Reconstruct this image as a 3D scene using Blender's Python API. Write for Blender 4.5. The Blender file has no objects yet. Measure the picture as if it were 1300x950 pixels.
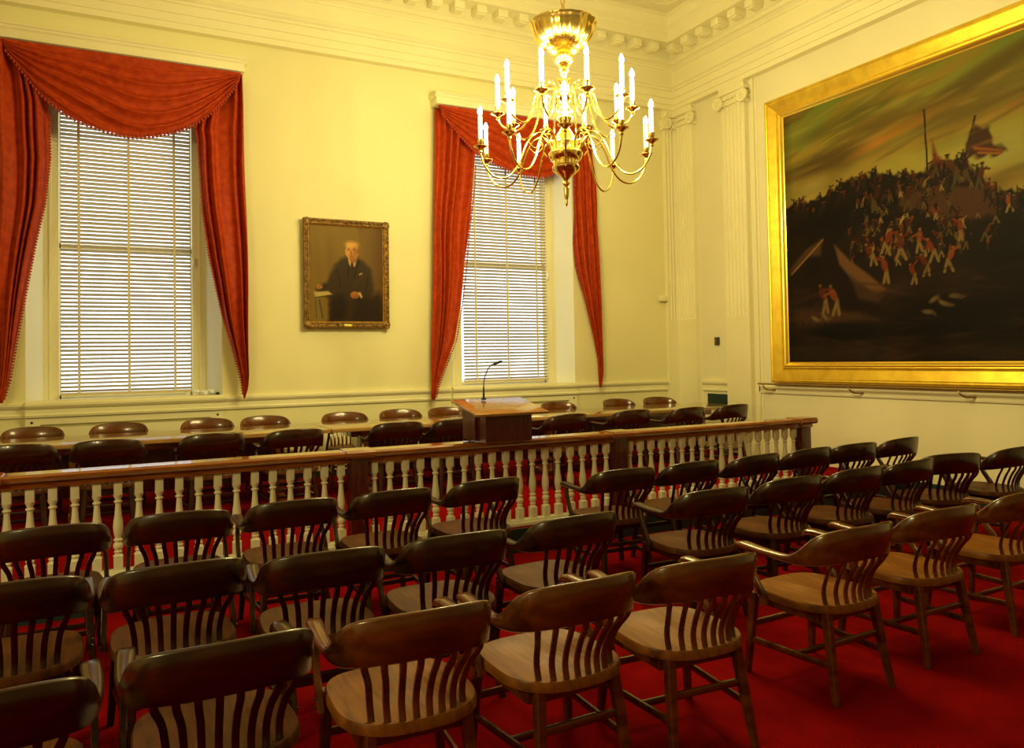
import bpy, bmesh, math, random
import numpy as np
from mathutils import Vector, Matrix
random.seed(7)
PI = math.pi
S = bpy.context.scene
COL = S.collection

# ------------------------------------------------------------------ camera
H = 1.65
yaw, pit, rol = math.radians(27.3615), math.radians(1.44), math.radians(-1.0173)
fw = Vector((math.sin(yaw)*math.cos(pit), math.cos(yaw)*math.cos(pit), math.sin(pit)))
r0 = Vector((math.cos(yaw), -math.sin(yaw), 0)); u0 = r0.cross(fw)
rt = math.cos(rol)*r0 + math.sin(rol)*u0; up = -math.sin(rol)*r0 + math.cos(rol)*u0
cam = bpy.data.cameras.new('camera'); co = bpy.data.objects.new('camera', cam); COL.objects.link(co)
M = Matrix((rt, up, -fw)).transposed().to_4x4(); M.translation = Vector((0, 0, H)); co.matrix_world = M
cam.sensor_width = 36; cam.lens = 987.8/1300*36; cam.shift_y = -45/1300; cam.clip_start = .05; cam.clip_end = 300
S.camera = co

# ------------------------------------------------------------------ light
S.view_settings.view_transform = 'Standard'; S.view_settings.look = 'None'
S.view_settings.gamma = 1; S.view_settings.exposure = 0.0; S.view_settings.use_curve_mapping = False
W = bpy.data.worlds.new('sky'); S.world = W; W.use_nodes = True
bg = W.node_tree.nodes['Background']; bg.inputs[0].default_value = (.86, .95, 1, 1); bg.inputs[1].default_value = 2.1
LAMP = (1.0, .84, .34)
CANDLE_W = 28
def lamp(loc, w, color=LAMP, radius=.05):
    l = bpy.data.lights.new('lamp', 'POINT'); l.energy = w; l.color = color; l.shadow_soft_size = radius
    o = bpy.data.objects.new('lamp', l); o.location = loc; COL.objects.link(o); return o
# the hall's other chandelier, behind the camera
for p in ((-3.2, 1.6, 3.6), (-3.9, 2.0, 3.6), (-3.5, 1.0, 3.4), (-3.0, 2.3, 3.4)): lamp(p, 95, radius=.10)

# ------------------------------------------------------------------ materials
def mat(name, col, rough=.6, metal=0, spec=.5, var=None, scale=8, stretch=(1, 1, 1), bump=0, bscale=60, coat=0, coatr=.1, obj=True):
    m = bpy.data.materials.new(name); m.use_nodes = True; n = m.node_tree.nodes; L = m.node_tree.links
    b = n['Principled BSDF']
    b.inputs['Base Color'].default_value = (*col, 1); b.inputs['Roughness'].default_value = rough
    b.inputs['Metallic'].default_value = metal; b.inputs['Specular IOR Level'].default_value = spec
    b.inputs['Coat Weight'].default_value = coat; b.inputs['Coat Roughness'].default_value = coatr
    tc = n.new('ShaderNodeTexCoord'); mp = n.new('ShaderNodeMapping'); mp.inputs['Scale'].default_value = stretch
    L.new(tc.outputs['Object'], mp.inputs['Vector'])
    if var:
        t = n.new('ShaderNodeTexNoise'); t.inputs['Scale'].default_value = scale; t.inputs['Detail'].default_value = 5
        L.new(mp.outputs[0], t.inputs['Vector'])
        r = n.new('ShaderNodeValToRGB'); r.color_ramp.elements[0].position = .32; r.color_ramp.elements[1].position = .68
        r.color_ramp.elements[0].color = (*var, 1); r.color_ramp.elements[1].color = (*col, 1)
        L.new(t.outputs['Fac'], r.inputs[0]); L.new(r.outputs[0], b.inputs['Base Color'])
    if bump:
        t2 = n.new('ShaderNodeTexNoise'); t2.inputs['Scale'].default_value = bscale; t2.inputs['Detail'].default_value = 4
        L.new(mp.outputs[0], t2.inputs['Vector'])
        bp = n.new('ShaderNodeBump'); bp.inputs['Strength'].default_value = bump; bp.inputs['Distance'].default_value = .01
        L.new(t2.outputs['Fac'], bp.inputs['Height']); L.new(bp.outputs[0], b.inputs['Normal'])
    return m
def emit(name, col, s):
    m = bpy.data.materials.new(name); m.use_nodes = True; n = m.node_tree.nodes; b = n['Principled BSDF']
    b.inputs['Base Color'].default_value = (*col, 1); b.inputs['Emission Color'].default_value = (*col, 1); b.inputs['Emission Strength'].default_value = s
    return m
WALL = mat('cream_paint', (.80, .75, .43), .75, var=(.77, .72, .40), scale=.7, bump=.06, bscale=40)
WALLR = mat('cream_paint_right', (.80, .75, .52), .75, var=(.77, .72, .49), scale=.7, bump=.06, bscale=40)
TRIM = mat('cream_gloss', (.84, .79, .52), .5, var=(.82, .77, .5), scale=2)
CEIL = mat('ceiling_paint', (.80, .75, .52), .8, var=(.77, .72, .49), scale=1)
CARPET = mat('red_carpet', (.24, .0025, .0035), 1, spec=.03, var=(.17, .0015, .0025), scale=5, bump=.5, bscale=300)
GREEN = mat('dark_green_paint', (.006, .03, .03), .5)
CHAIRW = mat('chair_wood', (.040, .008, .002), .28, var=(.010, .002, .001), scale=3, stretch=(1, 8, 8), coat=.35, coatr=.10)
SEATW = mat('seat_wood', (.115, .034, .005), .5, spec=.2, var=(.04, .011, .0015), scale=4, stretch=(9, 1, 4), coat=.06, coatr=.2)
CHAIRLIT = mat('lit_chair_wood', (.16, .045, .006), .26, var=(.060, .014, .002), scale=2.2, stretch=(1, 8, 8), coat=.5, coatr=.12)  # lighter copy of the chair wood, lamplit gold put into its colour
SEATLIT = mat('lit_seat_wood', (.28, .098, .010), .45, spec=.25, var=(.13, .040, .004), scale=4, stretch=(9, 1, 4), coat=.12, coatr=.2)  # seat wood lightened the same way, lamplight in the colour
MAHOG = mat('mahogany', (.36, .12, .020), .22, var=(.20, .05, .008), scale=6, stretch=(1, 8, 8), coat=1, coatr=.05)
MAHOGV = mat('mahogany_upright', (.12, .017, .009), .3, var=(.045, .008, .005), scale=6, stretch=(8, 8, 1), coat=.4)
OAK = mat('table_wood', (.42, .24, .075), .14, var=(.30, .15, .045), scale=4, stretch=(1, 9, 9), coat=.8, coatr=.06)
BALW = mat('white_gloss', (.82, .79, .62), .4, var=(.78, .75, .58), scale=9)
DRAPE = mat('red_damask', (.46, .050, .004), .6, spec=.2, var=(.32, .026, .002), scale=14, bump=.25, bscale=45)
FRINGE = mat('red_fringe', (.36, .03, .012), .7)
SLAT = mat('slat_enamel', (.60, .50, .30), .45)
REVEAL = mat('white_reveal', (.80, .81, .76), .6)
TAPE = mat('ladder_tape', (.66, .58, .34), .9)
BRASS = mat('polished_brass', (.98, .76, .24), .17, metal=1)
OLDBR = mat('dull_brass', (.42, .30, .12), .3, metal=1)
GOLD = mat('gilding', (.90, .64, .06), .36, metal=.75, var=(.74, .48, .04), scale=7, bump=.3, bscale=90)
GOLDB = mat('bright_gilding', (.95, .66, .10), .25, metal=.8)
AGED = mat('aged_gilding', (.34, .19, .045), .42, metal=.6, var=(.10, .05, .015), scale=26, bump=1, bscale=60)
AGEDI = mat('inner_gilding', (.55, .30, .06), .35, metal=.7, var=(.25, .12, .03), scale=30)
CANDLE = emit('candle_sleeve', (1, .93, .70), 1.3)  # sleeves are no lamps; emission stands in for the bulbs' glare on them
BULB = emit('lit_bulb', (1, .88, .60), 40)
BLACK = mat('black_metal', (.015, .015, .015), .4)
DARK = mat('dark_plastic', (.05, .045, .035), .5)
SHEET = mat('matt_white', (.8, .8, .76), .7)
STONE = mat('pavement', (.62, .58, .50), .9, var=(.5, .47, .40), scale=2)
PLASTIC = mat('clear_plastic', (.75, .78, .8), .2)
def glassmat():
    m = bpy.data.materials.new('window_glass'); m.use_nodes = True; n = m.node_tree.nodes; L = m.node_tree.links
    for x in list(n): n.remove(x)
    o = n.new('ShaderNodeOutputMaterial'); t = n.new('ShaderNodeBsdfTransparent'); g = n.new('ShaderNodeBsdfGlossy'); g.inputs['Roughness'].default_value = .02
    mx = n.new('ShaderNodeMixShader'); mx.inputs[0].default_value = .06
    L.new(t.outputs[0], mx.inputs[1]); L.new(g.outputs[0], mx.inputs[2]); L.new(mx.outputs[0], o.inputs[0]); return m
GLASS = glassmat()
def paintmat(name, rough=.45):
    m = bpy.data.materials.new(name); m.use_nodes = True; n = m.node_tree.nodes
    a = n.new('ShaderNodeVertexColor'); a.layer_name = 'paint'
    m.node_tree.links.new(a.outputs[0], n['Principled BSDF'].inputs['Base Color']); n['Principled BSDF'].inputs['Roughness'].default_value = rough
    n['Principled BSDF'].inputs['Specular IOR Level'].default_value = .12
    return m

# ------------------------------------------------------------------ helpers
def mesh_obj(name, me, m, parent=None, loc=None):
    o = bpy.data.objects.new(name, me)
    if m and not me.materials: me.materials.append(m)
    COL.objects.link(o)
    if parent: o.parent = parent
    if loc is not None: o.location = loc
    return o
def obj(name, bm, m, parent=None, smooth=True, loc=None, ang=.6):
    me = bpy.data.meshes.new(name); bmesh.ops.recalc_face_normals(bm, faces=bm.faces[:]); bm.to_mesh(me); bm.free()
    if smooth:
        for p in me.polygons: p.use_smooth = True
        me.set_sharp_from_angle(angle=ang)
    return mesh_obj(name, me, m, parent, loc)
def pyobj(name, V, F, m, parent=None, smooth=True, loc=None, ang=.6):
    bm = bmesh.new(); vs = [bm.verts.new(v) for v in V]
    for f in F:
        try: bm.faces.new([vs[i] for i in f])
        except ValueError: pass
    return obj(name, bm, m, parent, smooth, loc, ang)
def tag(o, label=None, cat=None, group=None, kind=None):
    if label: o['label'] = label
    if cat: o['category'] = cat
    if group: o['group'] = group
    if kind: o['kind'] = kind
    return o
def empty(name, loc=(0, 0, 0), rz=0, **k):
    o = bpy.data.objects.new(name, None); COL.objects.link(o); o.location = loc; o.rotation_euler = (0, 0, rz); o.empty_display_size = .1
    return tag(o, **k)
def struct(o, label=None): return tag(o, label, kind='structure')
def box(bm, x0, x1, y0, y1, z0, z1, bev=0):
    r = bmesh.ops.create_cube(bm, size=1)
    for v in r['verts']: v.co = Vector((x0+(v.co.x+.5)*(x1-x0), y0+(v.co.y+.5)*(y1-y0), z0+(v.co.z+.5)*(z1-z0)))
    if bev:
        es = list({e for v in r['verts'] for e in v.link_edges})
        bmesh.ops.bevel(bm, geom=es, offset=bev, segments=2, affect='EDGES', profile=.6)
def bx(name, x0, x1, y0, y1, z0, z1, m, parent=None, bev=0, loc=None):
    bm = bmesh.new(); box(bm, x0, x1, y0, y1, z0, z1, bev); return obj(name, bm, m, parent, smooth=bool(bev), loc=loc)
def lathe(bm, prof, n=24, c=(0, 0), flute=None):
    rings = []
    for i, (r, z) in enumerate(prof):
        if r < 1e-4: rings.append([bm.verts.new((c[0], c[1], z))]); continue
        ring = []
        for k in range(n):
            a = 2*PI*k/n; rr = r*(flute(i, a) if flute else 1)
            ring.append(bm.verts.new((c[0]+rr*math.cos(a), c[1]+rr*math.sin(a), z)))
        rings.append(ring)
    for A, B in zip(rings, rings[1:]):
        for k in range(n):
            k2 = (k+1) % n
            if len(A) == 1 and len(B) == 1: continue
            if len(A) == 1: bm.faces.new((A[0], B[k], B[k2]))
            elif len(B) == 1: bm.faces.new((A[k], A[k2], B[0]))
            else: bm.faces.new((A[k], A[k2], B[k2], B[k]))
    for R in (rings[0], rings[-1]):
        if len(R) > 2: bm.faces.new(R)
def sweep(bm, pts, rx, rz=None, n=8, flat=None):
    """tube along pts; rx radius (number or list); flat=(w,t,refvec) gives a rectangular bar"""
    P = [Vector(p) for p in pts]; N = len(P); prev = None; rings = []
    for i in range(N):
        t = (P[min(i+1, N-1)]-P[max(i-1, 0)]).normalized()
        if flat: ref = Vector(flat[2]); s = t.cross(ref).normalized(); b = s.cross(t).normalized()
        else:
            if prev is None: prev = Vector((0, 0, 1)) if abs(t.z) < .9 else Vector((1, 0, 0))
            b = (prev - t*prev.dot(t)).normalized(); prev = b; s = t.cross(b)
        ring = []
        if flat:
            w = flat[0][i] if isinstance(flat[0], (list, tuple)) else flat[0]; th = flat[1][i] if isinstance(flat[1], (list, tuple)) else flat[1]
            c = .3
            for (a, d) in ((-1, -1+c), (-1+c, -1), (1-c, -1), (1, -1+c), (1, 1-c), (1-c, 1), (-1+c, 1), (-1, 1-c)):
                ring.append(bm.verts.new(P[i]+s*a*w/2+b*d*th/2))
        else:
            r = rx[i] if isinstance(rx, (list, tuple)) else rx
            for k in range(n):
                a = 2*PI*k/n; ring.append(bm.verts.new(P[i]+(b*math.cos(a)+s*math.sin(a))*r))
        rings.append(ring)
    n = len(rings[0])
    for A, B in zip(rings, rings[1:]):
        for k in range(n): bm.faces.new((A[k], A[(k+1) % n], B[(k+1) % n], B[k]))
    bm.faces.new(rings[0]); bm.faces.new(rings[-1])
def cr(pts, n=6):
    """catmull-rom"""
    P = [np.array(p, float) for p in pts]; P = [2*P[0]-P[1]]+P+[2*P[-1]-P[-2]]; out = []
    for i in range(1, len(P)-2):
        for k in range(n):
            t = k/n; a, b, c, d = P[i-1:i+3]
            out.append(tuple(.5*((2*b)+(c-a)*t+(2*a-5*b+4*c-d)*t*t+(3*b-a-3*c+d)*t**3)))
    out.append(tuple(P[-2])); return out
def copy_tree(o, parent=None):
    c = o.copy(); COL.objects.link(c)
    if parent: c.parent = parent
    for ch in list(o.children): copy_tree(ch, c)
    return c
def profile_bar(bm, prof, p0, p1, out):
    """extrude profile (offset, z) from p0 to p1, offset along out; closed back"""
    A = [bm.verts.new((p0[0]+out[0]*e, p0[1]+out[1]*e, z)) for e, z in prof]
    B = [bm.verts.new((p1[0]+out[0]*e, p1[1]+out[1]*e, z)) for e, z in prof]
    n = len(prof)
    for k in range(n): bm.faces.new((A[k], A[(k+1) % n], B[(k+1) % n], B[k]))
    bm.faces.new(A); bm.faces.new(B)

# ------------------------------------------------------------------ room shell
XL, XR, YF, YB, ZC, DZ = -7.5, 8.127, -11.0, 9.86, 6.86, .20
PY = 5.90     # front edge of the platform
struct(bx('floor', XL, XR, YF, PY, -.2, 0, CARPET), 'red carpeted floor of the public seating')
struct(bx('platform', XL, XR, PY, YB, -.2, DZ, CARPET), 'red carpeted raised platform behind the balustrade')
struct(bx('trim_1', XL, XR, PY-.02, PY, 0, DZ, GREEN), 'dark green riser board below the balustrade')
WINS = ((.195, 'left'), (5.15, 'right'))
OW, OI, OD, ZS, ZT = 1.0, .85, .30, 1.27, 4.80
bm = bmesh.new(); xs = XL-.3
for cx, _ in WINS:
    box(bm, xs, cx-OW, YB, YB+.45, 0, 7.2); box(bm, cx-OW, cx+OW, YB, YB+.45, 0, ZS); box(bm, cx-OW, cx+OW, YB, YB+.45, ZT, 7.2); xs = cx+OW
box(bm, xs, XR+.3, YB, YB+.45, 0, 7.2)
struct(obj('wall_back', bm, WALL, smooth=False), 'cream wall with the two tall windows')
struct(bx('wall_right', XR, XR+.3, YF, YB, -.2, 7.2, WALLR), 'cream wall behind the big battle painting')
struct(bx('wall_left', XL-.3, XL, YF, YB, -.2, 7.2, WALL)); struct(bx('wall_front', XL-.3, XR+.3, YF-.3, YF, -.2, 7.2, WALL))
struct(bx('ceiling', XL-.3, XR+.3, YF-.3, YB+.45, ZC, ZC+.35, CEIL), 'cream ceiling with a corner rosette')
struct(bx('baseboard_back', XL, XR, YB-.02, YB, DZ, DZ+.075, GREEN), 'dark green baseboard under the windows')
struct(bx('baseboard_right', XR-.02, XR, YF, PY-.03, 0, .17, GREEN), 'dark green baseboard beside the rows of armchairs')
struct(bx('ground', -60, 60, YB+.46, 90, -1.2, -1.0, STONE), 'pale paving outside the windows')

# entablature, one mitred ring round the room
PROF = [(0, 5.56), (.115, 5.56), (.115, 5.63), (.130, 5.635), (.130, 5.73), (.145, 5.735), (.145, 5.84), (.165, 5.85), (.165, 5.875), (.20, 5.90), (.20, 5.93),
        (.13, 5.94), (.13, 6.17), (.15, 6.18), (.15, 6.20), (.19, 6.235), (.22, 6.245), (.22, 6.30), (.24, 6.31), (.24, 6.45), (.50, 6.45), (.50, 6.60), (.515, 6.62), (.515, 6.70), (.55, 6.78), (.57, 6.80), (.57, 6.86), (0, 6.86)]
V = []; F = []
for e, z in PROF: V += [(XL+e, YF+e, z), (XR-e, YF+e, z), (XR-e, YB-e, z), (XL+e, YB-e, z)]
for i in range(len(PROF)-1):
    for k in range(4): a, b = 4*i+k, 4*i+(k+1) % 4; F.append((a, b, b+4, a+4))
ent = struct(pyobj('trim_2', V, F, TRIM, smooth=False), 'cream classical cornice with modillions at the ceiling')
bm = bmesh.new(); box(bm, -.075, .075, 0, .20, 6.345, 6.449, .008); box(bm, -.06, .06, .03, .17, 6.325, 6.35, .006)
md = obj('modillion', bm, TRIM, ent); first = True
spots = [(XR-.275-.0-.42-.325*k, YB-.245, PI) for k in range(16)] + [(XR-.245, YB-.46-.335*k, PI/2) for k in range(22)]
for x, y, a in spots:
    o = md if first else md.copy()
    if not first: COL.objects.link(o); o.parent = ent
    first = False; o.location = (x, y, 0); o.rotation_euler = (0, 0, a)
bm = bmesh.new()
prof = [(0, 6.80), (.03, 6.80), (.05, 6.815), (.07, 6.81), (.09, 6.83), (.13, 6.825), (.16, 6.845), (.19, 6.83), (.215, 6.835), (.23, 6.859)]
lathe(bm, prof, 48, (7.2, 8.85), lambda i, a: 1+.10*math.cos(8*a)*(0 < i < 7))
struct(obj('trim_3', bm, TRIM), 'round plaster rosette on the ceiling corner')

# chair rail
CR = [(0, 1.095), (.022, 1.10), (.028, 1.125), (.012, 1.135), (.012, 1.185), (.03, 1.20), (.045, 1.225), (.045, 1.25), (0, 1.255)]
t = struct(empty('trim_4'), 'moulded cream chair rail and window aprons')
def railpiece(x0, x1, off):
    bm = bmesh.new(); profile_bar(bm, [(e+off, z) for e, z in CR] if not off else [(0, CR[0][1])]+[(e+off, z) for e, z in CR[1:-1]]+[(0, CR[-1][1])], (x0, YB), (x1, YB), (0, -1)); obj('chair_rail', bm, TRIM, t, smooth=False)
xs = XL
for cx, _ in WINS: railpiece(xs, cx-OW, 0); railpiece(cx-OW, cx+OW, .05); xs = cx+OW
railpiece(xs, 7.86, 0)
for cx, _ in WINS:     # apron panel below the window
    bm = bmesh.new(); box(bm, cx-OW, cx+OW, YB-.05, YB, 1.02, 1.095); box(bm, cx-OW, cx-OW+.14, YB-.05, YB, DZ+.08, 1.02); box(bm, cx+OW-.14, cx+OW, YB-.05, YB, DZ+.08, 1.02)
    box(bm, cx-OW+.14, cx+OW-.14, YB-.035, YB, DZ+.08, .985)
    ap = obj('apron_panel', bm, TRIM, t, smooth=False)
    for s in (-1, 1):
        bm = bmesh.new(); lathe(bm, [(0, -.012), (.009, -.01), (.014, 0)], 10); bmesh.ops.rotate(bm, verts=bm.verts, matrix=Matrix.Rotation(-PI/2, 3, 'X'))
        for v in bm.verts: v.co.y = -abs(v.co.y)
        obj('screw', bm, BLACK, ap, loc=(cx+s*(OW-.06), YB-.05, 1.045))
t = struct(empty('trim_5'), 'cream moulding band under the big painting')
for y0, y1 in ((8.74, 9.30), (YF, 8.13)):
    bm = bmesh.new(); profile_bar(bm, [(e, z-.0) for e, z in CR] if y0 > 8 else [(0, 1.10), (.02, 1.10), (.025, 1.12), (.025, 1.20), (0, 1.215)], (XR, y0), (XR, y1), (-1, 0)); obj('chair_rail', bm, TRIM if y0 > 8 else WALLR, t, smooth=False)
bx('vertical_strip', XR-.025, XR, 8.11, 8.155, DZ, 5.56, TRIM, t); bx('vertical_strip', XR-.012, XR, 8.06, 8.08, DZ, 5.56, TRIM, t)

# pilasters
def volute(name, parent, pos, ax, r=.10):
    """scroll disc with spiral, ax = facing direction"""
    bm = bmesh.new(); lathe(bm, [(r*.97, 0), (r, .012), (r, .035), (r*.9, .045), (r*.82, .030), (r*.55, .030), (r*.48, .045), (r*.40, .032), (r*.2, .032), (r*.16, .055), (0, .058)], 22)
    o = obj(name, bm, TRIM, parent); o.location = pos
    o.rotation_euler = Vector(ax).to_track_quat('Z', 'Y').to_euler(); return o
def pilaster(name, axis, a0, a1, off, label, corner=0):
    """axis 'y': on right wall from y=a0..a1; axis 'x' on back wall"""
    p = struct(empty(name), label)
    def P(a, e, z): return (XR-e, a, z) if axis == 'y' else (a, YB-e, z)
    # fluted outline
    zb, zt = 2.21, 5.28; nf = max(2, round((a1-a0)/.078)); pts = [(a0, 0), (a0, off)]
    fl = (a1-a0-.03)/nf
    for k in range(nf):
        s = a0+.015+k*fl
        pts += [(s+.008, off), (s+.014, off-.014), (s+fl/2, off-.022), (s+fl-.014, off-.014), (s+fl-.008, off)]
    pts += [(a1, off), (a1, 0)]
    bm = bmesh.new(); A = [bm.verts.new(P(a, e, zb)) for a, e in pts]; B = [bm.verts.new(P(a, e, zt)) for a, e in pts]
    n = len(pts)
    for k in range(n-1): bm.faces.new((A[k], A[k+1], B[k+1], B[k]))
    obj('shaft', bm, TRIM, p, smooth=False)
    def bar(nm, e0, z0, z1, ext=0, b=0):
        q0, q1 = P(a0-ext, 0, z0), P(a1+ext, e0, z1)
        return bx(nm, min(q0[0], q1[0]), max(q0[0], q1[0]), min(q0[1], q1[1]), max(q0[1], q1[1]), z0, z1, TRIM, p, b)
    bar('shaft_base', off, DZ, zb); bar('plinth', off+.02, DZ, DZ+.25, .012, .004)
    cp = bar('capital', off+.025, zt, zt+.07, .0, .01); bar('abacus', off+.045, 5.44, 5.50, .03, .012); bar('capital_neck', off+.01, zt+.07, 5.44); bar('impost', off+.03, 5.50, 5.56, .01)
    m = 5
    for k in range(m*2-1):      # egg moulding between the scrolls
        a = a0+.05+(a1-a0-.1)*(k+.5)/(m*2-1)
        b2 = bmesh.new(); bmesh.ops.create_uvsphere(b2, u_segments=8, v_segments=6, radius=.02)
        for v in b2.verts: v.co.z *= 1.3
        obj('egg', b2, TRIM, cp, loc=P(a, off+.032, zt+.10))
    face = (-1, 0, 0) if axis == 'y' else (0, -1, 0)
    for a in (a0-.005, a1+.005): volute('volute', p, P(a, off+.03, zt+.06), face)
    side = (0, -1, 0) if axis == 'y' else (-1, 0, 0)
    near = a0
    q = P(near-.01, off*.5, zt+.05); volute('volute', p, q, side, .09)
    q = P((a0 if axis == 'y' else a0)-.0, off+.03, 5.50)
    b2 = bmesh.new(); bmesh.ops.create_icosphere(b2, subdivisions=2, radius=.035)
    for v in b2.verts: v.co.z *= 1.4
    obj('corner_leaf', b2, TRIM, p, loc=q)
    return p
pilaster('trim_6', 'y', 8.22, 8.70, .085, 'fluted cream pilaster beside the big painting')
pilaster('trim_7', 'y', 9.36, YB-.05, .07, 'right half of the fluted corner pilaster')
pilaster('trim_8', 'x', 7.87, XR-.05, .07, 'left half of the fluted corner pilaster')

# ------------------------------------------------------------------ windows
def plate(name, pts, m, parent, th=.02, d=(0, 1, 0)):
    V = list(pts)+[tuple(np.array(p)+np.array(d)*th) for p in pts]; n = len(pts)
    F = [tuple(range(n)), tuple(range(2*n-1, n-1, -1))]+[(k, (k+1) % n, n+(k+1) % n, n+k) for k in range(n)]
    return pyobj(name, V, F, m, parent, smooth=False)
for i, (cx, side) in enumerate(WINS):
    w = struct(empty('window_%d' % (i+1), (cx, YB, 0)), 'tall sash window behind the %s red drapes' % side)
    yi = OD
    for s in (-1, 1):
        V = [(s*OW, .0, ZS), (s*OI, yi, ZS), (s*OI, yi, ZT), (s*OW, .0, ZT), (s*OW, .45, ZS), (s*OI, .45, ZS), (s*OI, .45, ZT), (s*OW, .45, ZT)]
        F = [(0, 1, 2, 3), (1, 5, 6, 2), (0, 4, 5, 1), (3, 2, 6, 7), (4, 5, 6, 7)]
        pyobj('reveal', V, F, REVEAL, w, smooth=False)
        bx('casing', min(s*OI, s*.70), max(s*OI, s*.70), yi, yi+.07, ZS, ZT, TRIM, w, .006)
        bx('casing_bead', min(s*.80, s*.77), max(s*.80, s*.77), yi-.012, yi+.01, ZS, ZT, TRIM, w, .004)
    bx('casing', -.70, .70, yi, yi+.07, 4.72, ZT, TRIM, w)
    bx('window_stool', -OW, OW, -.075, yi+.1, 1.235, ZS+.005, TRIM, w, .008)
    for z0, z1, yy in ((ZS, 3.05, .36), (3.0, 4.75, .40)):
        sash = empty('sash', (0, 0, 0)); sash.parent = w
        for (a, b, c, d) in ((-.72, -.685, z0, z1), (.685, .72, z0, z1), (-.72, .72, z0, z0+.05), (-.72, .72, z1-.05, z1)):
            bx('rail', a, b, yy, yy+.035, c, d, TRIM, sash)
        bx('pane', -.69, .69, yy+.013, yy+.017, z0+.045, z1-.045, GLASS, sash)
    bx('latch', .70, .745, yi-.03, yi, 2.82, 2.86, BALW, w, .004); bx('latch', .71, .73, yi-.045, yi, 2.85, 2.93, BALW, w, .004)
    # venetian blind
    bl = tag(empty('venetian_blind', (cx, YB+.26, 0)), 'cream venetian blind hanging in the %s window' % side, 'blind', 'venetian blinds')
    top, bot, pitch = 4.72, 1.345, .0457; n = int((top-bot)/pitch)
    bm = bmesh.new(); W2 = .683; tilt = math.radians(29)
    cs = [(-.025, 0), (-.012, .003), (0, .004), (.012, .003), (.025, 0)]
    r = []
    for x in (-W2, W2):
        r.append([bm.verts.new((x, y*math.cos(tilt)+z*math.sin(tilt), -y*math.sin(tilt)+z*math.cos(tilt))) for y, z in cs]+[bm.verts.new((x, y*math.cos(tilt)+(z-.0012)*math.sin(tilt), -y*math.sin(tilt)+(z-.0012)*math.cos(tilt))) for y, z in reversed(cs)])
    for k in range(10): bm.faces.new((r[0][k], r[0][(k+1) % 10], r[1][(k+1) % 10], r[1][k]))
    bm.faces.new(r[0]); bm.faces.new(r[1])
    sl = obj('slat', bm, SLAT, bl); sl.location.z = bot+.02
    for k in range(1, n):
        o = sl.copy(); COL.objects.link(o); o.parent = bl; o.location.z = bot+.02+k*pitch+random.uniform(-.001, .001); o.rotation_euler = (random.uniform(-.05, .05), random.uniform(-.0015, .0015), 0)
    bx('bottom_rail', -W2, W2, -.026, .026, bot-.03, bot, SLAT, bl, .005); bx('head_rail', -W2, W2, -.03, .03, 4.70, 4.74, SLAT, bl, .004)
    for x in (-.50, .01, .50): bx('ladder_tape', x-.013, x+.013, -.032, -.029, bot-.028, 4.70, TAPE, bl)

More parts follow.
